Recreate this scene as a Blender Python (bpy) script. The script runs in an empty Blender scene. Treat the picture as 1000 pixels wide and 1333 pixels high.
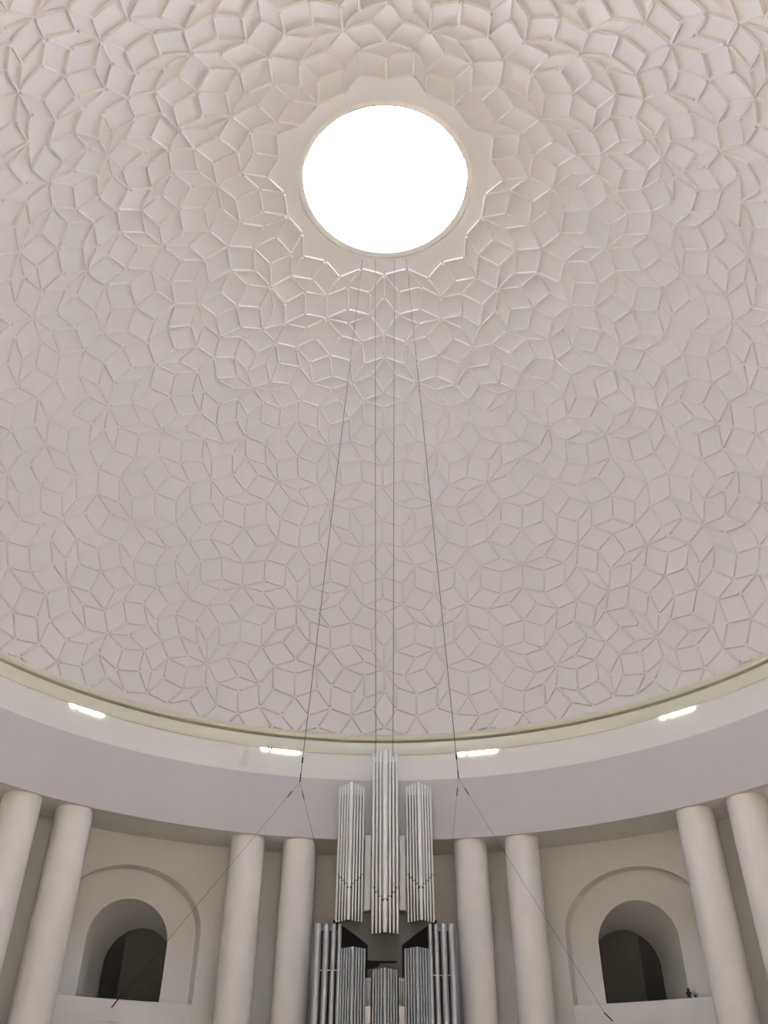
import bpy, bmesh, math, random
from mathutils import Vector, Matrix

random.seed(7)
sc = bpy.context.scene
col = sc.collection
R = 14.0                       # dome radius in metres
CAMZ = 1.6                     # eye height
PI = math.pi
def rad(a): return a * PI / 180
def W(r, ph, z):
    """polar point: r and z in dome radii (z above eye level), ph in degrees from the organ axis"""
    return Vector((R * r * math.sin(rad(ph)), R * r * math.cos(rad(ph)), R * z + CAMZ))
def P(x, y, z): return Vector((R * x, R * y, R * z + CAMZ))

# ------------------------------------------------------------------ camera, sky, sun, exposure
cd = bpy.data.cameras.new('camera'); cam = bpy.data.objects.new('camera', cd); col.objects.link(cam)
cd.sensor_fit = 'VERTICAL'; cd.sensor_height = 36.0; cd.lens = 36.0 * 1105.9 / 1333.0
cd.clip_start = 0.05; cd.clip_end = 500
EL, YAW, ROLL = 0.636, -0.0004, 0.0035
cam.matrix_world = (Matrix.Translation((0, -1.1863 * R, CAMZ)) @ Matrix.Rotation(YAW, 4, 'Z')
                    @ Matrix.Rotation(PI / 2 + EL, 4, 'X') @ Matrix.Rotation(ROLL, 4, 'Z'))
sc.camera = cam

wd = bpy.data.worlds.new('sky'); sc.world = wd; wd.use_nodes = True
wn = wd.node_tree.nodes; bg = wn['Background']
sk = wn.new('ShaderNodeTexSky'); sk.sky_type = 'NISHITA'; sk.sun_disc = False
sk.sun_elevation = rad(62.8); sk.sun_rotation = 0.0; sk.air_density = 0.75; sk.dust_density = 6.0; sk.ozone_density = 0.0
SUN = Vector((0.0027, 0.4568, 0.8896)).normalized()
wd.node_tree.links.new(sk.outputs[0], bg.inputs[0]); bg.inputs[1].default_value = 0.74

sd = bpy.data.lights.new('sun', 'SUN'); sd.energy = 19.0; sd.angle = rad(0.6); sd.color = (1.0, 0.95, 0.88)
so = bpy.data.objects.new('sun', sd); col.objects.link(so); so.location = (0, 30, 60)
so.rotation_euler = SUN.to_track_quat('Z', 'Y').to_euler()

pd_ = bpy.data.lights.new('oculus_portal', 'AREA'); pd_.shape = 'DISK'; pd_.size = 2 * 0.2 * R; pd_.cycles.is_portal = True
po = bpy.data.objects.new('oculus_portal', pd_); col.objects.link(po); po.location = P(0, 0, 1.90)

sc.view_settings.view_transform = 'Standard'; sc.view_settings.look = 'None'
sc.view_settings.gamma = 1.0; sc.view_settings.use_curve_mapping = False
sc.view_settings.exposure = 3.3

# ------------------------------------------------------------------ materials
def mat(name, colr, rough=0.8, metal=0.0, var=0.03, scale=1.2, bump=0.0, bscale=40.0, spec=0.3):
    m = bpy.data.materials.new(name); m.use_nodes = True
    nt = m.node_tree; b = nt.nodes['Principled BSDF']
    b.inputs['Roughness'].default_value = rough; b.inputs['Metallic'].default_value = metal
    b.inputs['Specular IOR Level'].default_value = spec
    tc = nt.nodes.new('ShaderNodeTexCoord'); n1 = nt.nodes.new('ShaderNodeTexNoise')
    n1.inputs['Scale'].default_value = scale; n1.inputs['Detail'].default_value = 5
    nt.links.new(tc.outputs['Object'], n1.inputs['Vector'])
    r = nt.nodes.new('ShaderNodeValToRGB')
    r.color_ramp.elements[0].position = 0.3; r.color_ramp.elements[1].position = 0.7
    r.color_ramp.elements[0].color = tuple(max(0, c * (1 - var)) for c in colr) + (1,)
    r.color_ramp.elements[1].color = tuple(min(1, c * (1 + var)) for c in colr) + (1,)
    nt.links.new(n1.outputs['Fac'], r.inputs['Fac']); nt.links.new(r.outputs['Color'], b.inputs['Base Color'])
    if bump:
        n2 = nt.nodes.new('ShaderNodeTexNoise'); n2.inputs['Scale'].default_value = bscale; n2.inputs['Detail'].default_value = 3
        bp = nt.nodes.new('ShaderNodeBump'); bp.inputs['Strength'].default_value = bump; bp.inputs['Distance'].default_value = 0.01
        nt.links.new(tc.outputs['Object'], n2.inputs['Vector']); nt.links.new(n2.outputs['Fac'], bp.inputs['Height'])
        nt.links.new(bp.outputs['Normal'], b.inputs['Normal'])
    return m
def emit(name, colr, strength):
    m = bpy.data.materials.new(name); m.use_nodes = True; nt = m.node_tree; nt.nodes.clear()
    e = nt.nodes.new('ShaderNodeEmission'); o = nt.nodes.new('ShaderNodeOutputMaterial')
    tc = nt.nodes.new('ShaderNodeTexCoord'); n1 = nt.nodes.new('ShaderNodeTexNoise'); n1.inputs['Scale'].default_value = 2
    mr = nt.nodes.new('ShaderNodeMapRange'); mr.inputs['To Min'].default_value = strength * 0.9; mr.inputs['To Max'].default_value = strength * 1.1
    nt.links.new(tc.outputs['Object'], n1.inputs['Vector']); nt.links.new(n1.outputs['Fac'], mr.inputs['Value'])
    e.inputs[0].default_value = colr + (1,)
    nt.links.new(mr.outputs[0], e.inputs[1]); nt.links.new(e.outputs[0], o.inputs[0])
    return m
M = {}
M['dome'] = mat('dome_plaster', (0.68, 0.655, 0.635), 0.85, var=0.012, scale=0.25, bump=0.05, bscale=30)
M['plaster'] = mat('white_plaster', (0.66, 0.65, 0.615), 0.85, var=0.02, scale=0.5, bump=0.10, bscale=25)
M['column'] = mat('column_plaster', (0.74, 0.725, 0.70), 0.85, var=0.02, scale=2.0, bump=0.25, bscale=30)
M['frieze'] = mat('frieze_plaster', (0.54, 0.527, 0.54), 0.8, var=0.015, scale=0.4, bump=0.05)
M['cream'] = mat('cream_gloss_paint', (0.66, 0.635, 0.49), 0.38, var=0.02, scale=0.6, spec=0.5)
M['tin'] = mat('organ_tin', (0.84, 0.86, 0.86), 0.42, 0.75, var=0.05, scale=3.0)
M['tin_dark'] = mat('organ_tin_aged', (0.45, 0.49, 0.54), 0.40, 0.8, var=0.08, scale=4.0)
M['blackpaint'] = mat('black_paint', (0.02, 0.02, 0.02), 0.8, spec=0.1)
M['grey_board'] = mat('grey_board', (0.16, 0.16, 0.145), 0.8)
M['white_board'] = mat('white_board', (0.80, 0.79, 0.75), 0.6)
M['steel'] = mat('dark_steel_cable', (0.07, 0.07, 0.065), 0.6, 0.3)
M['fitting'] = mat('black_fitting', (0.008, 0.008, 0.008), 0.6)
M['panel'] = mat('grey_panel', (0.56, 0.56, 0.55), 0.8)
M['floor'] = mat('stone_floor', (0.50, 0.44, 0.375), 0.6, var=0.1, scale=1.5)
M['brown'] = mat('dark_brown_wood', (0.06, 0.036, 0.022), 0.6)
M['green'] = mat('dark_olive_leaf', (0.05, 0.05, 0.02), 0.7)

# white cornice band with a damp stain of its own
def stained():
    m = mat('band_plaster', (0.70, 0.69, 0.65), 0.55, var=0.015, scale=0.5, spec=0.4)
    nt = m.node_tree; b = nt.nodes['Principled BSDF']
    src = b.inputs['Base Color'].links[0].from_socket
    geo = nt.nodes.new('ShaderNodeNewGeometry'); sub = nt.nodes.new('ShaderNodeVectorMath'); sub.operation = 'SUBTRACT'
    sub.inputs[1].default_value = W(0.957, -21.15, 0.772)
    sp = nt.nodes.new('ShaderNodeVectorMath'); sp.operation = 'MULTIPLY'; sp.inputs[1].default_value = (4.0, 2.0, 1.25)
    nz = nt.nodes.new('ShaderNodeTexNoise'); nz.inputs['Scale'].default_value = 4; nz.inputs['Detail'].default_value = 5
    ln = nt.nodes.new('ShaderNodeVectorMath'); ln.operation = 'LENGTH'
    ad = nt.nodes.new('ShaderNodeMath'); ad.operation = 'ADD'
    mr = nt.nodes.new('ShaderNodeMapRange'); mr.inputs['From Min'].default_value = 0.75; mr.inputs['From Max'].default_value = 1.25
    mr.inputs['To Min'].default_value = 0.42; mr.inputs['To Max'].default_value = 0.0
    mx = nt.nodes.new('ShaderNodeMix'); mx.data_type = 'RGBA'; mx.inputs[7].default_value = (0.42, 0.45, 0.40, 1)
    nt.links.new(geo.outputs['Position'], sub.inputs[0]); nt.links.new(sub.outputs[0], sp.inputs[0]); nt.links.new(sp.outputs[0], ln.inputs[0])
    nt.links.new(geo.outputs['Position'], nz.inputs['Vector'])
    nt.links.new(ln.outputs['Value'], ad.inputs[0]); nt.links.new(nz.outputs['Fac'], ad.inputs[1])
    nt.links.new(ad.outputs[0], mr.inputs['Value']); nt.links.new(mr.outputs[0], mx.inputs[0])
    nt.links.new(src, mx.inputs[6]); nt.links.new(mx.outputs[2], b.inputs['Base Color'])
    return m
M['band'] = stained()
M['tube'] = emit('tube_glow', (1.0, 0.93, 0.76), 2.6)
def glass():
    m = bpy.data.materials.new('skylight_glass'); m.use_nodes = True; nt = m.node_tree; nt.nodes.clear()
    t = nt.nodes.new('ShaderNodeBsdfTransparent'); t.inputs[0].default_value = (0.95, 0.98, 1.0, 1)
    g = nt.nodes.new('ShaderNodeBsdfGlossy'); g.inputs['Roughness'].default_value = 0.03
    f = nt.nodes.new('ShaderNodeFresnel'); f.inputs[0].default_value = 1.08
    mx = nt.nodes.new('ShaderNodeMixShader'); o = nt.nodes.new('ShaderNodeOutputMaterial')
    nt.links.new(f.outputs[0], mx.inputs[0]); nt.links.new(t.outputs[0], mx.inputs[1]); nt.links.new(g.outputs[0], mx.inputs[2])
    nt.links.new(mx.outputs[0], o.inputs[0])
    return m
M['glass'] = glass()

# ------------------------------------------------------------------ helpers
def link(name, me, m, parent=None, smooth=False):
    o = bpy.data.objects.new(name, me); col.objects.link(o)
    if m is not None and not me.materials: me.materials.append(m)
    if parent is not None: o.parent = parent
    if smooth:
        for p in me.polygons: p.use_smooth = True
    return o
def from_bm(name, bm, m, parent=None, smooth=False):
    bmesh.ops.recalc_face_normals(bm, faces=bm.faces)
    me = bpy.data.meshes.new(name); bm.to_mesh(me); bm.free()
    return link(name, me, m, parent, smooth)
def mesh(name, vs, fs, m, parent=None, smooth=False):
    me = bpy.data.meshes.new(name); me.from_pydata([tuple(v) for v in vs], [], fs); me.update()
    return link(name, me, m, parent, smooth)
def thing(name, label, cat, loc=(0, 0, 0), group=None):
    o = bpy.data.objects.new(name, None); col.objects.link(o); o.location = loc; o.empty_display_size = 0.3
    return tag(o, label, cat, group)
def tag(o, label, cat, group=None):
    o['label'] = label; o['category'] = cat
    if group: o['group'] = group
    return o
def struct(o, label=None, cat=None):
    o['kind'] = 'structure'
    if label: o['label'] = label
    if cat: o['category'] = cat
    return o
def grid_mesh(rows):
    """rows of equal length -> verts, quads"""
    vs = [p for r in rows for p in r]; n = len(rows[0]); fs = []
    for i in range(len(rows) - 1):
        for j in range(n - 1):
            fs.append((i * n + j, i * n + j + 1, (i + 1) * n + j + 1, (i + 1) * n + j))
    return vs, fs
def sweep(name, prof, ph0, ph1, step, m, parent=None, close=False, smooth=True):
    n = max(2, int(abs(ph1 - ph0) / step)); pr = prof + ([prof[0]] if close else [])
    rows = [[W(r, ph0 + (ph1 - ph0) * k / n, z) for (r, z) in pr] for k in range(n + 1)]
    vs, fs = grid_mesh(rows)
    o = mesh(name, vs, fs, m, parent)
    if smooth:
        for p in o.data.polygons: p.use_smooth = True
        o.data.set_sharp_from_angle(angle=rad(28))
    return o
def box_bm(bm, c, s, rot=None):
    g = bmesh.ops.create_cube(bm, size=1.0)
    mt = Matrix.Translation(c) @ (rot or Matrix.Identity(4)) @ Matrix.Diagonal((s[0], s[1], s[2], 1))
    bmesh.ops.transform(bm, matrix=mt, verts=g['verts'])
def box(name, lo, hi, m, parent=None, bev=0.0):
    bm = bmesh.new(); lo = Vector(lo); hi = Vector(hi)
    box_bm(bm, (lo + hi) / 2, hi - lo)
    if bev: bmesh.ops.bevel(bm, geom=bm.edges[:], offset=bev, segments=2, affect='EDGES')
    return from_bm(name, bm, m, parent)
def tube_bm(bm, a, b, r, seg=10, r2=None, caps=True):
    a = Vector(a); b = Vector(b); d = b - a; L = d.length
    g = bmesh.ops.create_cone(bm, cap_ends=caps, segments=seg, radius1=r, radius2=r if r2 is None else r2, depth=L)
    bmesh.ops.transform(bm, matrix=Matrix.Translation((a + b) / 2) @ d.to_track_quat('Z', 'Y').to_matrix().to_4x4(), verts=g['verts'])
def rod(name, pts, r, m, parent=None, seg=8):
    bm = bmesh.new()
    for a, b in zip(pts, pts[1:]): tube_bm(bm, a, b, r, seg)
    return from_bm(name, bm, m, parent, True)
def lathe(name, prof, loc, m, parent=None, seg=24, sharp=35):
    rows = [[Vector((r * math.cos(2 * PI * k / seg), r * math.sin(2 * PI * k / seg), z)) for k in range(seg + 1)] for (r, z) in prof]
    vs, fs = grid_mesh(rows); me = bpy.data.meshes.new(name); me.from_pydata([tuple(v) for v in vs], [], fs); me.update()
    bm = bmesh.new(); bm.from_mesh(me); bmesh.ops.remove_doubles(bm, verts=bm.verts, dist=1e-5); bmesh.ops.recalc_face_normals(bm, faces=bm.faces)
    bm.to_mesh(me); bm.free()
    o = link(name, me, m, parent, True); o.location = loc; o.data.set_sharp_from_angle(angle=rad(sharp))
    return o

# ------------------------------------------------------------------ dome
ZC = 0.8801                    # springing height of the hemisphere
OC = 12.2                      # polar angle of the skylight rim
def S(th, ph, r=1.0): return W(r * math.sin(rad(th)), ph, ZC + r * math.cos(rad(th)))
rows = [[S(OC + (90.6 - OC) * i / 72, 360.0 * j / 180) for j in range(181)] for i in range(73)]
vs, fs = grid_mesh(rows)
dome = mesh('ceiling', vs, [tuple(reversed(f)) for f in fs], M['dome'], smooth=True)
struct(dome, 'large white plaster dome covered with raised rhombus ribs', 'dome')
VERTS = """
67.70,-9.42 66.54,-5.91 69.46,-7.86 70.65,-11.34 69.35,-3.52 72.20,-5.47 73.33,-8.96 70.03,-15.06 72.58,-12.62 68.03,-0.06 70.44,0.07 73.33,-1.94
76.04,-12.27 79.92,-10.72 76.88,-8.68 75.75,-5.24 76.85,-1.75 78.53,-3.05 79.67,-6.38 80.87,-3.04 83.87,-4.82 82.70,-8.17 84.45,-2.94 87.46,-4.87
86.25,-1.59 86.40,-8.24 83.55,-10.45 42.82,-18.19 43.50,-13.14 46.62,-15.26 46.20,-9.82 42.06,-8.29 44.99,-5.13 42.98,-3.14 45.94,-0.17 39.97,-0.09
47.03,-12.27 50.08,-14.34 49.73,-9.23 48.58,-4.82 49.49,-0.24 52.72,-11.22 51.52,-7.14 52.41,-2.78 53.53,-6.91 55.14,-0.14 56.24,-4.18 53.94,-15.18
55.90,-12.80 56.21,-10.66 57.03,-6.63 59.76,-4.07 58.94,-7.99 59.36,-12.47 62.05,-9.93 62.92,-6.05 61.60,-2.37 58.65,-0.10 64.46,-0.10 63.52,-13.47
65.79,-3.66 65.63,-9.59 67.05,-13.10 16.47,-24.89 14.21,-14.68 14.78,-0.31 17.78,-7.45 17.56,-19.03 19.96,-27.21 23.32,-23.46 20.98,-16.22 21.37,-6.25
23.21,-14.44 25.43,-16.44 25.80,-8.32 18.37,-0.23 24.36,-0.22 28.87,-18.41 29.14,-11.16 29.33,-6.67 28.10,0.02 31.09,-3.68 32.57,-9.70 33.91,-0.09
35.34,-5.86 36.32,-0.11 34.00,-21.22 32.12,-16.05 34.22,-15.21 37.41,-17.68 35.66,-12.67 38.43,-9.01 39.99,-13.98 38.92,-5.54 48.80,-33.98
47.84,-36.31 43.69,-23.82 45.98,-20.04 47.59,-24.22 48.69,-26.35 48.70,-30.87 50.68,-27.26 50.95,-22.82 49.37,-18.83 51.44,-18.34 53.29,-19.31
56.64,-20.64 57.29,-16.49 54.32,-24.13 53.89,-28.67 55.89,-32.37 51.98,-32.41 55.98,-28.03 57.21,-34.61 61.14,-34.73 59.35,-31.34 59.57,-27.05
57.82,-23.21 60.32,-20.23 61.99,-23.81 60.85,-16.14 64.01,-17.88 63.73,-21.77 65.20,-25.56 66.55,-15.36 62.89,-28.67 62.70,-32.70 66.59,-33.08
65.01,-29.64 69.89,-32.07 68.44,-28.70 68.73,-24.89 70.21,-28.31 71.80,-26.67 74.09,-24.07 74.36,-20.42 71.13,-22.16 71.39,-18.50 68.96,-21.09
67.55,-17.61 67.24,-21.36 78.86,-33.25 79.00,-26.82 77.44,-23.61 77.82,-20.00 80.90,-21.92 83.08,-23.13 85.34,-22.74 83.69,-19.68 80.56,-17.68
79.00,-14.30 76.37,-16.70 74.81,-18.13 73.44,-14.75 81.30,-14.10 85.05,-13.89 84.20,-17.41 87.29,-19.21 88.17,-15.78 88.84,-22.43 87.80,-11.51
69.77,-34.42 25.93,-29.17 18.63,-36.54 20.88,-36.48 23.93,-32.03 26.88,-24.65 29.37,-29.72 32.09,-26.23 30.94,-23.77 37.18,-23.10 40.48,-22.07
40.94,-16.87 15.13,-36.48 37.97,-36.01 33.36,-36.10 36.00,-32.45 35.20,-27.04 37.28,-31.29 39.33,-32.15 39.32,-27.12 32.74,-32.51 42.48,-34.09
45.62,-32.75 43.68,-36.32 42.50,-31.03 42.49,-26.09 45.47,-28.01 72.97,-33.34 73.27,-29.88 75.61,-27.39 75.87,-34.80 76.30,-31.30 78.75,-28.91
82.76,-34.30 81.56,-31.34 83.44,-31.12 79.53,-30.15 82.14,-28.14 80.40,-25.37 84.77,-26.13 85.99,-34.38 86.75,-31.09 89.47,-33.15 88.12,-30.01
85.45,-27.91 88.13,-25.80 90.84,-27.90 79.74,0.23 76.17,0.22 83.28,0.31 89.27,0.23 50.38,-44.85 48.43,-41.02 53.65,-43.08 51.75,-39.40 53.96,-36.05
55.84,-39.64 50.73,-37.71 59.11,-38.03 64.46,-36.10 63.34,-50.19 65.06,-46.62 65.55,-50.55 61.81,-48.40 59.50,-45.11 59.24,-40.87 62.47,-39.32
62.83,-43.36 64.71,-42.48 66.57,-39.22 66.87,-43.08 68.64,-47.34 71.71,-45.51 70.32,-43.96 69.86,-40.24 67.71,-37.36 25.83,-64.16 25.43,-55.97
29.09,-60.81 28.78,-53.62 26.76,-47.38 30.93,-48.25 23.27,-49.17 23.15,-58.22 23.92,-40.93 25.75,-42.99 26.74,-36.79 20.02,-45.80 32.52,-62.38
31.06,-68.36 29.40,-65.27 34.22,-56.99 35.57,-59.31 37.33,-54.33 35.19,-44.43 42.14,-46.21 40.21,-50.30 43.41,-48.35 45.33,-44.35 21.31,-66.30
17.69,-64.92 17.46,-53.10 14.18,-58.15 16.52,-47.99 20.86,-56.31 73.22,-63.24 70.57,-60.87 69.78,-57.33 72.21,-59.87 76.68,-63.47 75.70,-60.03
73.18,-57.56 74.68,-54.19 76.15,-55.65 78.65,-58.16 79.66,-61.66 81.02,-58.41 80.34,-54.88 77.76,-52.35 83.58,-52.99 80.90,-50.59 79.45,-49.17
77.28,-48.79 78.99,-45.68 82.59,-47.55 85.18,-49.86 84.51,-46.51 73.89,-48.22 74.25,-51.91 71.26,-53.85 69.01,-51.15 70.92,-50.12 67.43,-54.58
84.71,-58.49 83.96,-55.05 87.20,-53.53 88.02,-57.01 88.57,-50.25 87.94,-46.83 85.32,-44.74 88.13,-42.81 63.92,-54.07 66.33,-56.79 48.44,-67.73
52.31,-69.60 51.32,-65.25 49.53,-63.23 52.55,-61.15 53.41,-65.42 56.13,-68.10 46.95,-59.99 50.00,-58.02 43.01,-69.07 41.96,-63.96 44.91,-67.23
46.04,-62.51 55.62,-59.17 53.93,-57.22 57.14,-55.49 56.35,-51.32 53.05,-53.03 51.44,-54.04 59.68,-68.29 65.53,-68.49 62.67,-66.00 56.91,-65.78
56.07,-61.74 58.77,-64.37 61.79,-62.24 59.12,-59.64 64.16,-62.57 63.37,-58.73 60.75,-56.11 60.03,-52.02 57.62,-48.84 66.24,-66.40 69.11,-68.61
67.64,-62.97 70.32,-65.34 66.81,-59.30 43.41,-59.13 38.83,-66.72 40.80,-55.51 42.56,-54.15 46.54,-56.81 45.69,-52.16 47.43,-48.10 38.27,-63.15
39.87,-58.18 49.05,-53.70 50.75,-49.60 54.12,-47.69 48.66,-45.73 56.00,-43.90 35.23,-66.37 32.04,-55.95 34.04,-51.08 32.04,-46.10 32.75,-39.77
29.24,-42.26 30.07,-36.18 37.06,-48.85 36.07,-39.36 39.59,-45.25 37.61,-40.99 39.49,-40.02 42.68,-41.52 40.61,-38.10 45.82,-39.88 73.37,-42.27
75.57,-45.01 72.86,-38.82 70.81,-36.03 74.75,-36.09 76.58,-43.38 75.90,-40.15 77.81,-37.50 79.60,-41.79 78.80,-38.51 81.15,-41.00 82.01,-44.17
83.39,-41.32 82.59,-38.12 80.46,-35.93 85.34,-36.31 86.65,-41.56 85.87,-38.19 89.46,-39.67 88.69,-36.39 61.63,-69.68 76.76,-69.97 75.54,-66.64
77.94,-66.64 80.90,-68.53 79.74,-65.21 82.74,-63.30 83.89,-66.62 82.67,-69.87 86.24,-69.97 87.49,-66.79 86.26,-63.58 83.28,-61.59 73.26,-69.78
72.00,-66.39 90.50,-64.94 90.51,-68.58 90.53,-6.64 90.46,-3.01 89.58,-10.02 90.82,-13.36 90.15,-17.03 91.76,-24.46 91.56,-20.27 91.55,-48.58
91.19,-52.50 90.83,-45.02 89.98,-55.75 90.85,-59.11 87.49,-60.54 12.53,-45.26 12.25,-29.03 12.35,-27.97 12.36,-11.23 12.21,-45.62 12.23,-45.15
"""
EDGES = """
270,271 327,330 331,332 232,233 307,311 7,137 23,25 289,290 317,330 64,67 54,55 77,78 11,209 219,227 293,302 129,132 77,166 267,338 348,349 263,425
323,328 12,150 59,62 15,17 42,43 119,123 308,312 309,310 44,50 114,219 44,46 328,329 135,137 338,340 310,323 50,51 4,10 296,417 65,75 118,119 53,120
3,6 45,57 152,153 151,153 7,62 226,227 131,136 29,37 73,74 237,238 40,304+ 239,240 91,92 41,44 131,133 84,85 46,51 25,26 40,43 32,39 285,286 262,265
4,60 118,120 34,40 324,337 81,82 30,38 14,15 301,416 268,340 45,46 59,124 82,88 321,351 97,103 223,291 240,241 45,305+ 89,90 69,73 341,349 15,16
138,139 1,61 66,71 17,18 253,254 75,260+ 273,290 323,326 309,326 157,411 41,49 288,292 98,102 323,325 80,251+ 249,356 162,247 238,243 272,274 5,6
123,131 318,322 2,5 230,231 63,68 7,124 207,412 56,58 222,224 150,151 234,235 303,332 128,130 1,4 221,302 134,136 279,289 217,226 341,345 49,50
231,234 230,235 10,403+ 144,152 159,413 163,173 305,306 64,422 67,70 28,92 308,309 254,343 113,115 168,181 9,58 7,153 137,138 131,132 217,219 40,305+
126,220 222,232 249,250 221,222 170,180 58,324+ 130,131 82,90 109,111 326,327 54,61 134,190 276,277 56,57 144,149 36,37 2,3 268,290 173,264 34,315+
28,36 325,329 311,341 28,29 157,158 280,281 57,390+ 267,268 319,333 324,325 344,346 82,87 49,52 61,62 99,187 108,117 329,330 223,302 19,22 58,390+
35,85 63,64 116,125 291,293 7,8 422,423 47,104 248,264 5,11 14,18 63,173 137,152 214,215 96,171 133,189 55,60 331,338 260,265 13,14 212,213 67,68
79,80 123,125 95,213 55,56 1,55 246,360 85,355+ 215,216 127,128 9,337+ 102,105 34,313+ 308,327 316,341 88,89 13,150 7,139 51,57 43,45 20,21 277,294
31,33 278,295 86,87 259,353 83,355+ 31,93 35,93 297,418 114,220 232,234 266,269 317,319 334,335 39,42 327,328 33,35 342,355 222,223 31,91 135,144
336,337 314,342 262,263 12,14 314,341 269,271 11,16 224,225 12,153 39,40 113,216 225,228 305,309 66,67 243,248 51,52 69,165 32,34 101,109 415,417 6,14
5,15 131,140 225,354 146,199 304,306 83,250+ 70,71 27,97 20,23 249,252 266,339 109,110 69,72 275,276 65,263+ 144,151 84,93 307,316 134,143 48,53 0,1
224,334 68,69 0,3 257,258 95,183 308,317 145,148 258,346 249,355 59,120 225,335 164,245 302,333 65,261+ 260,261 43,44 52,54 351,353 271,275 74,76
19,208 407,409 28,31 165,247 10,11 106,108 120,121 338,339 23,24 65,66 99,102 80,81 84,91 249,253 37,41 335,352 304,315 35,313+ 409,410 18,19 71,75
302,303 129,130 57,323+ 100,183 261,262 22,210 127,129 268,303 16,208 272,273 332,333 241,360 237,239 220,236 240,242 234,370 24,210 256,257 241,243
273,279 268,272 320,321 115,126 220,230 306,308 211,408 307,308 311,312 155,156 214,217 233,370 237,251 252,357 54,59 122,140 53,54 221,334 242,360
308,318 125,126 4,5 348,355 238,240 86,170 8,12 45,310+ 133,134 36,38 222,231 94,183 1,2 33,34 352,354 144,145 35,342+ 332,340 220,227 227,228 38,39
78,82 72,74 86,168 48,107 6,8 164,165 83,84 232,292 258,259 123,128 163,248 149,156 286,287 142,190 232,291 86,88 13,154 22,23 173,422 111,216 114,115
110,112 347,351 300,386 64,65 259,347 4,9 257,362 106,107 147,159 77,169 212,214 79,82 161,236 68,163 229,230 283,288 80,250+ 17,208 243,244 253,348
3,7 30,32 313,314 96,97 121,124 76,237+ 271,272 284,371 121,139 256,259 23,408 278,279 213,215 71,72 110,115 227,229 94,111 294,419 100,111 0,62
213,218 336,338 266,267 249,251 263,424 28,172 417,418 243,246 41,42 110,216 28,30 222,228 95,369 337,339 318,319 325,390 333,334 216,217 285,381
287,381 102,104 351,352 143,199 159,412 107,120 81,83 325,336 132,189 167,361 27,171 299,300 161,188 350,351 58,60 252,254 117,118 159,206 287,299
217,354 279,283 121,122 314,348 346,347 149,154 320,334 282,284 82,84 216,218 329,332 49,53 244,260 239,249 312,322 257,344 76,80 162,167 21,25
112,116 24,211 89,170 116,119 101,102 164,248 13,26 274,275 38,41 127,220 256,367 98,187 312,345 235,236 154,155 27,28 330,333 160,410 315,316 341,343
71,76 113,219 263,264 304,307 69,70 222,229 139,140 298,299 68,164 254,349 288,371 146,148 268,293 237,244 126,128 148,149 155,160 37,103 320,352
337,404 173,425 142,143 18,21 225,226 116,117 147,200 240,356 300,301 166,167 167,169 29,97 298,415 279,281 25,160 290,292 131,138 89,172 296,298
296,297 102,103 268,269 259,369 19,20 115,116 284,375 314,315 277,278 288,289 254,362 90,91 31,32 65,423 76,260+ 47,105 233,288 102,108 23,407 51,55
77,87 290,291 286,298 171,172 319,320 73,77 247,361 356,357 145,199 411,413 243,245 108,112 274,279 127,161 156,157 325,331 134,135 284,381 37,104
155,158 158,410 213,353 69,162 282,285 149,150 294,295 173,420 301,388 97,98 89,92 235,372 86,169 129,188 41,47 74,78 283,284 136,137 245,247 212,351
148,157 105,106 143,144 346,350 122,123 74,79 170,171 243,265 69,166 94,218 242,357 247,360 279,282 118,122 100,101 236,373 13,21 10,337+ 278,280
341,344 106,118 322,351 297,419 257,343 96,187 26,155 318,321 25,409 168,177 280,286 41,48 157,159 248,262 108,109 173,421 280,296 275,278 171,186
281,285 299,416 47,107 294,402 345,346 214,352 410,411 147,148 167,168 300,381 142,198 295,296 146,200 170,177 421,424 312,350 414,416 263,420 422,424
298,414 294,297 99,100 401,419 211,406+ 357,358 358,359 357,362 255,362 255,363 255,365 174,363 174,365 362,364 364,365 364,366 174,366 255,358
359,363 359,361 175,363 360,361 175,176 175,361 181,361 174,176 174,178 176,177 177,178 178,180 174,179 179,180 179,185 180,186 185,186 174,368
366,367 179,182 183,185 367,368 182,368 182,183 183,184 184,368 367,369 184,369 183,187 186,187 176,181 358,360 370,371 370,372 372,373 372,374
188,373 188,374 188,189 189,190 375,376 376,377 191,377 191,192 192,193 375,378 376,379 377,384 141,191 378,379 378,381 379,380 380,381 381,382
380,383 382,383 379,384 383,384 383,385 141,384 194,384 194,385 141,195 141,197 194,195 194,196 196,198 195,198 197,198 198,199 198,200 386,387
386,388 387,389 388,389 201,389 203,389 201,202 202,203 203,204 202,205 204,205 204,207 205,206 206,207 374,377 188,191 372,376 189,192 190,193
370,375 192,197 193,198 385,389 383,387 196,202 194,201 382,386 198,205 200,206 391,392 270,392 391,393 270,393 208,391+ 208,394+ 393,394 394,395
270,395 395,396 394,397 396,397 208,398+ 397,398 270,276 276,396 208,209 208,210 398,399 397,400 396,401 210,399+ 211,399+ 399,400 400,401 401,402
276,402 391,403 392,404 266,270 403,404 266,404 209,403+ 400,405 400,406
"""
def parse():
    V_ = [tuple(float(a) for a in t.split(',')) for t in VERTS.split()]
    E_ = []
    for t in EDGES.split():
        r = 0
        if t.endswith('+'): r = 72; t = t[:-1]
        i, j = t.split(','); E_.append((int(i), int(j), r))
    return V_, E_
def dirv(th, ph): return Vector((math.sin(rad(th)) * math.sin(rad(ph)), math.sin(rad(th)) * math.cos(rad(ph)), math.cos(rad(th))))
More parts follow.
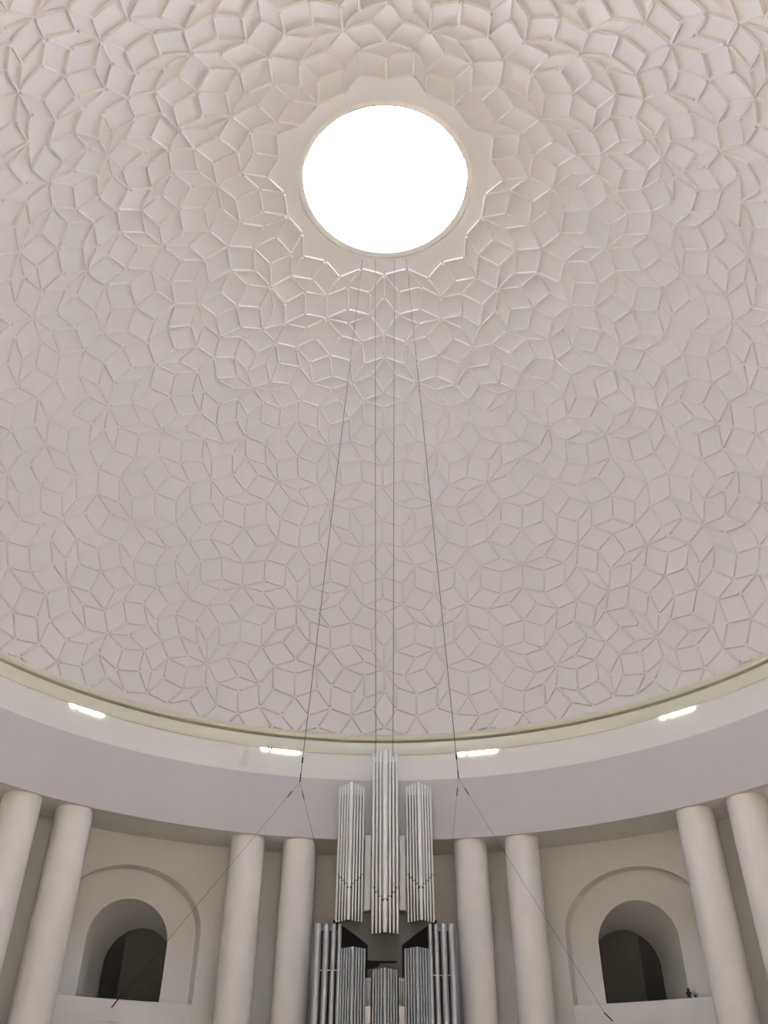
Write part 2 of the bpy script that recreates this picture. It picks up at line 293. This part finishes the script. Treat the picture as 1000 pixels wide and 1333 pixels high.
def bar_mesh(L):
    # straight moulding: x along the rib, +z out of the plaster towards the hall, tapered ends
    w0, w1, h, e = 0.0036 * R, 0.0016 * R, 0.0045 * R, 0.002 * R
    vs = []
    for x, hh, ww in ((-L / 2, 0.35, 0.8), (-L / 2 + e, 1.0, 1.0), (L / 2 - e, 1.0, 1.0), (L / 2, 0.35, 0.8)):
        vs += [(x, -w0 * ww, -0.03), (x, -w1 * ww, h * hh), (x, w1 * ww, h * hh), (x, w0 * ww, -0.03)]
    fs = []
    for k in range(3):
        a = 4 * k
        for q in range(3): fs.append((a + q, a + 4 + q, a + 5 + q, a + 1 + q))
    fs += [(0, 1, 2, 3), (15, 14, 13, 12)]
    return vs, fs
BASE = 0.0616 * R
VT, ED = parse()
ribs = []
cinv = cam.matrix_world.inverted()
def px(p):
    q = cinv @ p
    if q.z > -0.1: return None
    f = 1105.9; return (500 + f * q.x / -q.z, 666.5 - f * q.y / -q.z)
for g in range(5):
    for (i, j, r) in ED:
        a = dirv(VT[i][0], VT[i][1] + 72 * g); b = dirv(VT[j][0], VT[j][1] + r + 72 * g)
        if a.z < -0.008 and b.z < -0.008: continue
        lim = math.cos(rad(OC + 0.8))
        if a.z > lim and b.z > lim: continue
        for (u, v) in ((a, b), (b, a)):
            if u.z > lim:
                t = (lim - v.z) / (u.z - v.z); u[:] = v.lerp(u, t)
        for (u, v) in ((a, b), (b, a)):
            if u.z < -0.008:
                t = (v.z + 0.008) / (v.z - u.z); u[:] = v.lerp(u, t)
        d = b - a; L = d.length * R
        if L < (9 * BASE if max(a.z, b.z) > lim - 1e-4 else 0.12): continue
        m = ((a + b) / 2).normalized(); t = d.normalized(); bn = (-m).cross(t).normalized()
        ctr = Vector((0, 0, ZC * R + CAMZ)) + (a + b) / 2 * R
        nrm = t.cross(bn)
        mt = Matrix(((t.x, bn.x, nrm.x, ctr.x), (t.y, bn.y, nrm.y, ctr.y), (t.z, bn.z, nrm.z, ctr.z), (0, 0, 0, 1)))
        p0, p1 = px(Vector((0, 0, ZC * R + CAMZ)) + a * R), px(Vector((0, 0, ZC * R + CAMZ)) + b * R)
        size = 0
        if p0 and p1 and all(5 < q[0] < 995 and 5 < q[1] < 1000 for q in (p0, p1)):
            size = math.hypot(p0[0] - p1[0], p0[1] - p1[1])
        ribs.append((size, mt, (L - 0.0075 * R) / (BASE - 0.0075 * R)))
ribs.sort(key=lambda k: -k[0])
bvs, bfs = bar_mesh(BASE - 0.0075 * R)
rib_me = bpy.data.meshes.new('rib'); rib_me.from_pydata(bvs, [], bfs); rib_me.update(); rib_me.materials.append(M['dome'])
for (s, mt, k) in ribs[:300]:
    o = bpy.data.objects.new('rib', rib_me); col.objects.link(o); o.parent = dome
    o.matrix_world = mt @ Matrix.Diagonal((k, 1, 1, 1))
avs, afs = [], []
for (s, mt, k) in ribs[300:]:
    n = len(avs); q = mt @ Matrix.Diagonal((k, 1, 1, 1))
    avs += [tuple(q @ Vector(v)) for v in bvs]; afs += [tuple(n + t for t in f) for f in bfs]
rest = mesh('rib_network', avs, afs, M['dome'], dome); rest['kind'] = 'stuff'

# ------------------------------------------------------------------ skylight
sky_w = struct(thing('window_3', 'round skylight at the top of the dome', 'skylight', P(0, 0, 1.857)), None)
def local(o, par):
    o.parent = par; o.matrix_parent_inverse = Matrix.Translation(-par.location)
def ringmesh(name, prof, m, par=None, seg=96):
    o = sweep(name, prof, 0, 360, 360 / seg, m, close=True)
    if par: local(o, par)
    return o
ZO = ZC + math.cos(rad(OC))
RO = math.sin(rad(OC))
ringmesh('skylight_curb', [(0.1986, ZO + 0.009), (0.1986, ZO + 0.016), (0.225, ZO + 0.016), (0.225, ZO - 0.002), (0.2119, ZO + 0.0005), (0.2119, ZO + 0.009)], M['plaster'], sky_w)
ringmesh('skylight_frame', [(0.1962, ZO + 0.0025), (0.1962, ZO + 0.008), (0.1982, ZO + 0.008), (0.1982, ZO + 0.0025)], M['panel'], sky_w)
pv = [W(0.1975, 360 * k / 64, ZO + 0.0078) for k in range(64)]
local(mesh('glass_pane', pv, [tuple(range(64))], M['glass']), sky_w)
ringmesh('skylight_rim', [(0.1986, ZO + 0.0035), (0.2112, ZO + 0.0035), (0.2112, ZO + 0.0075), (0.1986, ZO + 0.0075)], M['white_board'], sky_w)

# ------------------------------------------------------------------ cornice and frieze
FA = 140                        # the ring is open behind the camera (entrance bay)
lip = sweep('trim_1', [(1.012, 0.8725), (1.0, 0.8725), (0.992, 0.866), (0.984, 0.8605), (0.9815, 0.856), (0.983, 0.8505), (0.99, 0.849), (1.012, 0.849)], 0, 360, 1.5, M['cream'])
struct(lip, 'glossy cream moulding along the foot of the dome', 'moulding')
cove = sweep('trim_2', [(1.012, 0.8435), (0.985, 0.8430), (0.9790, 0.8405), (0.977, 0.83), (0.9735, 0.818), (0.966, 0.8055), (0.964, 0.8035), (0.966, 0.8030)], 0, 360, 1.5, M['cream'])
struct(cove, 'cream hollow moulding under the rim of the dome', 'moulding')
band = sweep('trim_3', [(0.966, 0.8031), (0.9665, 0.801), (0.957, 0.760), (0.9525, 0.7335), (0.9525, 0.7318), (0.953, 0.7316)], 0, 360, 1.5, M['band'])
struct(band, 'smooth white band lit by hidden lamps below the cream moulding', 'moulding')
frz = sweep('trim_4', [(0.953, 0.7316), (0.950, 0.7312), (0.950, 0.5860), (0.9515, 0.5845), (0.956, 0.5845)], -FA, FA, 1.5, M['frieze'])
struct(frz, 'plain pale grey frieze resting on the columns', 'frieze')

# ------------------------------------------------------------------ floor, wall, niches
bm = bmesh.new(); bmesh.ops.create_circle(bm, cap_ends=True, segments=96, radius=1.9 * R)
struct(from_bm('floor', bm, M['floor']), 'pale stone floor of the round church', 'floor')
RW = 1.09; ZF = -CAMZ / R; ZS = 0.5845; RN = 1.12
sof = sweep('trim_5', [(0.9555, ZS), (RW + 0.03, ZS)], -FA, FA, 2, M['plaster'])
struct(sof, 'flat white soffit between the columns and the wall', 'soffit')
NICHE = [(-31.95, -1), (32.15, 1)]
OW, OSP, OAP = 8.95, 0.385, 0.519          # outer arch: half width (deg), springing, apex
IW, ISP, IAP = 4.80, 0.362, 0.452          # inner arch
ZB = 0.20
def profile(w, sp, ap, n=28):
    pts = [(-w, ZB), (-w, (ZB + sp) / 2)]
    for k in range(n + 1):
        a = PI - PI * k / n
        pts.append((w * math.cos(a), sp + (ap - sp) * math.sin(a)))
    return pts + [(w, (ZB + sp) / 2), (w, ZB)]
OW0, OSP0, OAP0 = 7.4, 0.33, 0.462         # dark arch behind the organ
holes = [(NICHE[0][0], OW, OSP, OAP), (NICHE[1][0], OW, OSP, OAP), (0.35, OW0, OSP0, OAP0)]
vs, fs = [], []
def quad(a, b, c, d):
    n = len(vs); vs.extend([a, b, c, d]); fs.append((n, n + 1, n + 2, n + 3))
brk = sorted(set([-FA + 2 * k for k in range(FA + 1)]))
for (c, w, sp, ap) in holes:
    brk = [b for b in brk if not (c - w - 0.5 < b < c + w + 0.5)]
    brk += [c + q[0] for q in profile(w, sp, ap)[2:-2]]
brk = sorted(set(round(b, 5) for b in brk))
def htop(ph):
    for (c, w, sp, ap) in holes:
        if abs(ph - c) <= w + 1e-4:
            return sp + (ap - sp) * math.sqrt(max(0, 1 - ((ph - c) / w) ** 2)), True
    return None, False
for a, b in zip(brk, brk[1:]):
    ta, ia = htop(a); tb, ib = htop(b); mid = htop((a + b) / 2)[1]
    if mid:
        quad(W(RW, a, ta), W(RW, b, tb), W(RW, b, ZS), W(RW, a, ZS))
        quad(W(RW, a, ZF), W(RW, b, ZF), W(RW, b, ZB), W(RW, a, ZB))
    else:
        quad(W(RW, a, ZF), W(RW, b, ZF), W(RW, b, ZS), W(RW, a, ZS))
wall = mesh('wall_back', vs, fs, M['plaster'])
bm = bmesh.new(); bm.from_mesh(wall.data); bmesh.ops.remove_doubles(bm, verts=bm.verts, dist=1e-4); bmesh.ops.recalc_face_normals(bm, faces=bm.faces); bm.to_mesh(wall.data); bm.free()
for p_ in wall.data.polygons: p_.use_smooth = True
struct(wall, 'curved white wall with arched niches behind the columns', 'wall')
def loft(name, A, B, m, parent):
    v, f = grid_mesh([A, B]); o = mesh(name, v, f, m, parent)
    for p in o.data.polygons: p.use_smooth = True
    return o
def dark_room(name, arch, xc, y0, half, y1):
    """closed room without a lamp behind an arch: front wall around the arch, sides, ceiling, back and floor"""
    top = 0.62; n_ = len(arch); mid = Vector((R * xc, 0, R * 0.33 + CAMZ)); A, B, C = [], [], []
    for k, q in enumerate(arch):
        d = Vector((q.x - mid.x, 0, q.z - mid.z)); zb = R * ZB + CAMZ
        tx = (half * R) / abs(d.x) if abs(d.x) > 1e-6 else 1e9
        tz = (R * top + CAMZ - mid.z) / d.z if d.z > 1e-6 else ((zb - mid.z) / d.z if d.z < -1e-6 else 1e9)
        t_ = min(tx, tz); e = mid + d * t_
        if k in (0, n_ - 1): e = Vector((mid.x + (half * R if d.x > 0 else -half * R), 0, zb))
        A.append(q.copy()); B.append(Vector((e.x, q.y + 0.02, e.z))); C.append(Vector((e.x, R * y1, e.z)))
    v, f = grid_mesh([A, B, C])
    f.append(tuple(range(2 * n_, 3 * n_)))
    f.append((n_, 2 * n_ - 1, 3 * n_ - 1, 2 * n_)); f.append((0, n_ - 1, 2 * n_ - 1, n_))
    return mesh(name, v, f, M['plaster'])
for n, (c, sg) in enumerate(NICHE):
    o1 = [W(RW, c + a, z) for a, z in profile(OW, OSP, OAP)]
    o2 = [W(RN, c + a * RW / RN, z - 0.002) for a, z in profile(OW, OSP, OAP)]
    i1 = [W(RN, c - 0.62 * sg + a, z) for a, z in profile(IW, ISP, IAP)]
    # the passage behind runs parallel to the church axis
    ex, er, esp, eap = 0.597 * sg, 0.083, 0.338, 0.421
    ey = 1.134
    e1 = []
    for a, z in profile(1.0, esp, eap):
        e1.append(P(ex + er * a, ey, z))
    loft('niche_reveal', o1, o2, M['plaster'], wall)
    loft('niche_face', o2, i1, M['plaster'], wall)
    loft('passage_vault', i1, e1, M['plaster'], wall)
    mesh('niche_sill', [W(RW, c - OW, ZB), W(RW, c + OW, ZB), W(RN + 0.02, c + OW, ZB), P(ex + er, ey, ZB), P(ex - er, ey, ZB), W(RN + 0.02, c - OW, ZB)], [(0, 1, 2, 3, 4, 5)], M['plaster'], wall)
    win = dark_room('window_%d' % (n + 1), e1, ex, ey, 0.17, 1.62)
    struct(win, 'dark arched opening into an unlit room deep inside the wall niche', 'opening')
    # parapet closing the foot of the niche
    pr = [(RW - 0.012, 0.06), (RW - 0.012, 0.2385), (RW - 0.0095, 0.2415), (RN - 0.004, 0.2425), (RN - 0.004, 0.06)]
    lo, hi = c - OW + 0.15, c + OW - 0.05
    k_ = 16; rows = [[W(r, lo + (hi - lo) * k / k_, z) for r, z in pr] for k in range(k_ + 1)]
    v, f = grid_mesh(rows); nn = len(pr)
    f += [tuple(range(nn)), tuple(reversed(range(k_ * nn, k_ * nn + nn)))]
    po_ = mesh('parapet', v, f, M['plaster'], wall)
    for p in po_.data.polygons: p.use_smooth = True
    po_.data.set_sharp_from_angle(angle=rad(40))
# dark arch behind the organ
o1 = [W(RW, 0.35 + a, z) for a, z in profile(OW0, OSP0, OAP0)]
o2 = [W(RW + 0.06, 0.35 + a, z) for a, z in profile(OW0, OSP0, OAP0)]
loft('niche_reveal', o1, o2, M['plaster'], wall)
win = dark_room('window_4', o2, 0.0, None, 0.20, 1.60)
struct(win, 'dark arched opening in the wall behind the pipe organ', 'opening')

# entrance bay behind the camera, closes the shell
vs, fs = [], []
RB = 1.34
for k in range(20):
    a, b = FA + (360 - 2 * FA) * k / 20, FA + (360 - 2 * FA) * (k + 1) / 20
    quad(W(RB, a, ZF), W(RB, b, ZF), W(RB, b, 0.90), W(RB, a, 0.90))
    quad(W(1.0, a, 0.90), W(1.0, b, 0.90), W(RB, b, 0.90), W(RB, a, 0.90))
for a in (-FA, FA):
    quad(W(0.95, a, ZS), W(RB, a, ZS), W(RB, a, 0.90), W(0.95, a, 0.90))
    quad(W(RW, a, ZF), W(RB, a, ZF), W(RB, a, ZS), W(RW, a, ZS))
struct(mesh('wall_front', vs, fs, M['plaster']), 'white wall of the entrance bay opposite the organ', 'wall')

shell = sweep('wall_outer', [(1.86, ZF - 0.01), (1.86, 0.96), (1.0, 0.96)], 0, 360, 3, M['plaster'])
struct(shell, 'outer wall and roof of the round church', 'wall')
mesh('niche_sill', [W(RW, 0.35 - OW0, ZB), W(RW, 0.35 + OW0, ZB), W(RW + 0.06, 0.35 + OW0, ZB), W(RW + 0.06, 0.35 - OW0, ZB)], [(0, 1, 2, 3)], M['plaster'], wall)
# ------------------------------------------------------------------ columns
CR = 0.0402
cols = [(-11.78, 'a'), (12.5, 'a'), (-19.05, 'b'), (19.7, 'b'), (-43.3, 'c'), (43.9, 'c'), (-50.5, 'd'), (50.9, 'd')]
lab = {'a': 'round white column standing right beside the pipe organ',
       'b': 'round white column between the organ-side column and an arched niche',
       'c': 'round white column bordering an arched niche on its side away from the organ',
       'd': 'outermost round white column, beyond the niche and its bordering column'}
pr = [(CR, 0.0), (CR, R * ZS + CAMZ)]
first = None
for ph, k in cols:
    p = W(0.994, ph, ZF)
    if first is None:
        o = lathe('column', pr, p, M['column'], seg=56); first = o
    else:
        o = first.copy(); col.objects.link(o); o.location = p
    tag(o, lab[k], 'column', {'a': 'columns beside the organ', 'b': 'columns before the niches', 'c': 'columns after the niches', 'd': 'outermost columns'}[k])
for v in first.data.vertices:
    v.co.x *= R; v.co.y *= R

# ------------------------------------------------------------------ cornice lamps
def arc_tube(name, r0, z0, ph0, ph1, rt, parent, m=None):
    m = m or M['tube']
    n = 14; rows = []
    for k in range(n + 1):
        ph = ph0 + (ph1 - ph0) * k / n
        rows.append([W(r0 + rt * math.cos(2 * PI * q / 8), ph, z0 + rt * math.sin(2 * PI * q / 8)) for q in range(9)])
    v, f = grid_mesh(rows); o = mesh(name, v, f, m); local(o, parent); return o
for c, k, wi in ((-15.2, 'a', 3.0), (15.2, 'a', 3.0), (-44.9, 'b', 2.6), (45.6, 'b', 2.6)):
    l_ = thing('cornice_lamp', 'warm tube lamp on the cornice above the columns beside the organ' if k == 'a' else 'warm tube lamp on the cornice above the outer columns', 'lamp',
               W(0.96, c, 0.8), 'inner cornice lamps' if k == 'a' else 'outer cornice lamps')
    s = 1 if c > 0 else -1
    arc_tube('lower_tube', 0.9638, 0.7988, c - 1.2 * wi * 0.5, c + 1.2 * wi * 0.62, 0.0020, l_)
    arc_tube('short_tube', 0.9638, 0.7995, c - 1.2 * wi * 0.95, c - 1.2 * wi * 0.72, 0.0018, l_)

# ------------------------------------------------------------------ pipe organ
OX = 0.0062
organ = thing('pipe_organ', 'tall pipe organ with three hanging towers of grey metal pipes', 'organ', P(OX, 0.9, 0.10))
def pipe(x, y, zb, zm, zt, r, m, mouth=True):
    """metal flue pipe: foot below the mouth, body above, open top"""
    h = (zt - zb) * R; hm = (zm - zb) * R; rr = r * R
    prof = [(0.0, 0.0), (rr * 0.72, 0.0), (rr * 0.80, hm * 0.12), (rr * 0.97, hm * 0.96), (rr * 0.97, hm - 0.035), (rr * 0.55, hm - 0.03), (rr * 0.55, hm + 0.03), (rr, hm + 0.035), (rr, h), (rr * 0.9, h), (rr * 0.9, h - 0.3)]
    o = lathe('organ_pipe', prof, P(OX + x, y, zb), m, seg=18); local(o, organ)
    if mouth:
        bm = bmesh.new(); n = 6; rows = []
        for zz, off in ((hm + 0.035, 1.06), (hm + 0.085, 1.03)):
            rows.append([Vector((rr * off * math.sin(a), -rr * off * math.cos(a), zz)) for a in [rad(-62 + 124 * k / n) for k in range(n + 1)]])
        v, f = grid_mesh(rows); q = mesh('upper_lip', v, f, m, o)
        rows = []
        for zz, off in ((hm - 0.075, 1.045), (hm - 0.035, 1.06)):
            rows.append([Vector((rr * off * math.sin(a), -rr * off * math.cos(a), zz)) for a in [rad(-55 + 110 * k / n) for k in range(n + 1)]])
        v, f = grid_mesh(rows); mesh('lower_lip', v, f, M['white_board'] if r > 0.0062 else M['tin'], o)
    return o
# hanging towers
for xc, zb, zm, zt, n, half, rc, yc in ((0.0, 0.3665, 0.4325, 0.7795, 3, 0.0295, 0.0068, 0.866), (-0.0815, 0.3925, 0.4600, 0.7005, 4, 0.0305, 0.0050, 0.872), (0.0815, 0.3925, 0.4600, 0.7005, 4, 0.0305, 0.0050, 0.872)):
    rs, pitch = (0.0035, 0.0084) if n == 3 else (0.0027, 0.0067)
    for k in range(-n, n + 1):
        a = abs(k); s = (k > 0) - (k < 0)
        x = 0 if k == 0 else s * (rc + rs + 0.0006 + (a - 1) * pitch)
        rise = (0, 0.009, 0.019, 0.030)[a] if n == 3 else (0, 0.010, 0.018, 0.0255, 0.0335)[a]
        pipe(xc + x, yc + 0.0065 * a, zb, zm + rise, zt - 0.0005 * a, rc if k == 0 else rs, M['tin'])
    # added dark board behind the pipes; its colour stands in for shade between them
    local(box('gap_shade_board', P(OX + xc - half * 0.98, yc + 0.030, zb + 0.004), P(OX + xc + half * 0.98, yc + 0.034, zt - 0.02), M['brown']), organ)
# white boards between the towers
for s in (-1, 1):
    local(box('white_board', P(OX + s * 0.0412 - 0.0068, 0.915, 0.4205), P(OX + s * 0.0412 + 0.0068, 0.92, 0.587), M['white_board'], None, 0.01), organ)
# swell box: grey funnel-shaped front with black flanks
def plate(name, pts, y, t, m):
    bm = bmesh.new(); f = bm.faces.new([bm.verts.new(P(OX + x, y, z)) for x, z in pts])
    e = bmesh.ops.extrude_face_region(bm, geom=[f]); bmesh.ops.translate(bm, verts=[v for v in e['geom'] if isinstance(v, bmesh.types.BMVert)], vec=(0, t, 0))
    o = from_bm(name, bm, m); local(o, organ); return o
plate('swell_box', [(-0.108, 0.418), (0.108, 0.418), (0.108, 0.3985), (0.0385, 0.352), (0.0385, 0.235), (-0.0385, 0.235), (-0.0385, 0.352), (-0.108, 0.3985)], 0.925, 0.05, M['grey_board'])
plate('black_cheek', [(-0.118, 0.404), (-0.0385, 0.351), (-0.0385, 0.23), (-0.118, 0.23)], 0.927, 0.05, M['blackpaint'])
plate('black_cheek', [(0.118, 0.404), (0.118, 0.23), (0.0385, 0.23), (0.0385, 0.351)], 0.927, 0.05, M['blackpaint'])
plate('black_bar', [(-0.026, 0.3165), (0.026, 0.3165), (0.026, 0.3125), (0.021, 0.3120), (-0.010, 0.3115), (-0.016, 0.304), (-0.0385, 0.300), (-0.0385, 0.318)], 0.91, 0.01, M['blackpaint'])
# large outer pipes
for s in (-1, 1):
    for x, r in ((0.1475, 0.0078), (0.1292, 0.0068), (0.1130, 0.0053), (0.0998, 0.0045)):
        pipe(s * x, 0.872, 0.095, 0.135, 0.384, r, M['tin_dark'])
    for a, b in ((0.1475, 0.1292), (0.1292, 0.1130), (0.1130, 0.0998)):
        z = 0.292 if s < 0 else 0.283
        local(rod('tie_rod', [P(OX + s * a, 0.868, z), P(OX + s * b, 0.868, z)], 0.0010 * R, M['white_board']), organ)
    local(box('rear_shade_board', P(OX + s * 0.125 - 0.028, 0.898, 0.10), P(OX + s * 0.125 + 0.028, 0.902, 0.375), M['brown']), organ)  # added dark backing, the darkness between the large pipes put into its colour
# lower clusters
for xc, zt, half, rc, yc in ((-0.0695, 0.3360, 0.0275, 0.0042, 0.858), (0.0695, 0.3360, 0.0275, 0.0042, 0.858), (0.0, 0.2962, 0.0290, 0.0044, 0.865)):
    n = 4
    for k in range(-n, n + 1):
        a = abs(k); s = (k > 0) - (k < 0)
        x = s * (rc + 0.0030 + (a - 1) * 0.0058) if a else 0
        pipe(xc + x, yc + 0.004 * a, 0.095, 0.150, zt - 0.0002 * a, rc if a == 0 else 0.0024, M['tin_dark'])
    local(box('gap_shade_board', P(OX + xc - half, yc + 0.024, 0.10), P(OX + xc + half, yc + 0.028, zt - 0.012), M['brown']), organ)  # added dark board, shade of the cluster's gaps given by its colour
# white posts with rods
for s in (-1, 1):
    xc = OX + s * 0.0362
    local(box('white_post', P(xc - 0.0058, 0.885, 0.10), P(xc + 0.0058, 0.893, 0.2265), M['white_board'], None, 0.01), organ)
    for k in (-1, 0, 1):
        local(rod('post_rod', [P(xc + k * 0.0042, 0.889, 0.22), P(xc + k * 0.0042, 0.889, 0.281)], 0.0011 * R, M['white_board']), organ)
    local(rod('post_rail', [P(xc - 0.006, 0.888, 0.276), P(xc + 0.006, 0.888, 0.276)], 0.0010 * R, M['white_board']), organ)
local(box('organ_base', P(OX - 0.165, 0.84, 0.06), P(OX + 0.165, 0.98, 0.0955), M['brown'], None, 0.02), organ)
# loft that carries the organ (below the picture)
lf = sweep('organ_loft', [(0.80, 0.02), (0.80, 0.06), (1.088, 0.06), (1.088, 0.02)], -8.9, 9.6, 1.5, M['brown'], close=True)
tag(lf, 'dark wooden loft slab carrying the pipe organ', 'loft')

# ------------------------------------------------------------------ suspension cables
def ray(pxy, y):
    """point on the sight line of a picture point at depth y (dome radii from the dome axis)"""
    f = 1105.9; d = cam.matrix_world.to_3x3() @ Vector(((pxy[0] - 500) / f, (666.5 - pxy[1]) / f, -1))
    o = cam.matrix_world.translation; return o + d * ((y * R - o.y) / d.y)
CT = 0.00075 * R
def cable(label, pts, group=None):
    t = thing('suspension_cable', label, 'cable', pts[0], group)
    local(rod('wire', pts, CT, M['steel'], None, 6), t); return t
yr = RO - 0.012
for x in (488.0, 513.0):
    top = ray((x + (0.5 if x > 500 else 0.5), 338), yr); bot = ray((489.3 if x < 500 else 511.8, 985), 0.872)
    cable('thin straight wire dropping from the skylight to the organ tower', [top, bot], 'wires to the organ')
for s, top, node, side, inner, anch in ((-1, (472, 337), (390.5, 1018), (381.0, 1035), (394.5, 1037), (153.5, 1302)), (1, (529, 336), (597.0, 1013), (605.0, 1030), (595.3, 1031), (789, 1321))):
    pt = ray(top, yr); pn = ray(node, 0.80)
    pa = ray(anch, 0.925 if s < 0 else 0.92)
    # wall anchor on the parapet, inner stay down to the organ-side column head
    ang = -29.0 if s < 0 else 28.6
    def hit(pxy, rr):
        o = cam.matrix_world.translation; lo_, hi_ = 1.0, 3.0
        d = ray(pxy, 1.0) - o; d = d / d.xy.length
        b_ = o.xy.dot(d.xy); c_ = o.xy.length_squared - (rr * R) ** 2
        return o + d * (-b_ + math.sqrt(b_ * b_ - c_))
    pa = hit(anch, RW - 0.0135); pi_ = hit((411.5, 1104) if s < 0 else (588.5, 1102), 0.955)
    t = cable('dark wire from the skylight that forks near the cornice over the organ', [pt, pn], 'forked wires')
    local(rod('outer_stay', [pn, pa], CT * 0.5, M['steel'], None, 6), t)
    local(rod('inner_stay', [pn, pi_], CT * 0.4, M['steel'], None, 6), t)
    def frac(a, b, q0, q1, r, nm):
        local(rod(nm, [a.lerp(b, q0), a.lerp(b, q1)], r, M['fitting'], None, 8), t)
    frac(pt, pn, 0.957, 0.967, 0.0017 * R, 'turnbuckle'); frac(pt, pn, 0.985, 1.0, 0.0012 * R, 'clamp')
    frac(pn, pa, 0.045, 0.075, 0.0011 * R, 'clamp'); frac(pn, pi_, 0.14, 0.25, 0.0010 * R, 'clamp')
    dv = Vector((-0.14, 0.0, -0.20)) if s < 0 else Vector((0.20, 0.0, -0.20))
    local(rod('anchor_hook', [pa + dv * -0.3 + Vector((0, -0.05, 0)), pa + dv + Vector((0, -0.05, 0))], 0.0013 * R, M['fitting'], None, 8), t)

# ------------------------------------------------------------------ odds and ends on the ledge and sill
bd = thing('spotlight', 'pair of tiny dark spotlights on the cornice next to the damp stain', 'lamp', W(0.964, -17.6, 0.8035))
for q in (-17.75, -17.2):
    bm = bmesh.new(); tube_bm(bm, W(0.9635, q, 0.8015), W(0.958, q, 0.8045), 0.0011 * R, 8, 0.0015 * R); local(from_bm('spot_head', bm, M['fitting']), bd)
o = W(1.112, 37.75, 0.2425)
o = ray((873.5, 1292), 0.90); 
def on_sill(pxy):
    oo = cam.matrix_world.translation; d = ray(pxy, 1.0) - oo; d = d / d.z; return oo + d * (0.2425 * R)
b0 = W(1.10, 36.6, 0.2425)
t1 = lathe('candlestick', [(0.0, 0), (0.09, 0), (0.09, 0.02), (0.06, 0.04), (0.06, 0.12), (0.085, 0.14), (0.085, 0.17), (0.04, 0.175), (0.04, 0.27), (0.0, 0.27)], b0, M['brown'], seg=14)
tag(t1, 'small dark brown candlestick on the niche parapet', 'candlestick')
b1 = W(1.097, 37.35, 0.2425)
pl = thing('sprig', 'little dark dried sprig beside the candlestick on the niche parapet', 'plant', b1)
bm = bmesh.new()
for k in range(7):
    a = rad(51 * k); tube_bm(bm, b1 + Vector((0, 0, 0.0)), b1 + Vector((0.10 * math.cos(a), 0.10 * math.sin(a), 0.12 + 0.05 * (k % 3))), 0.012, 5, 0.004)
local(from_bm('twigs', bm, M['green']), pl)
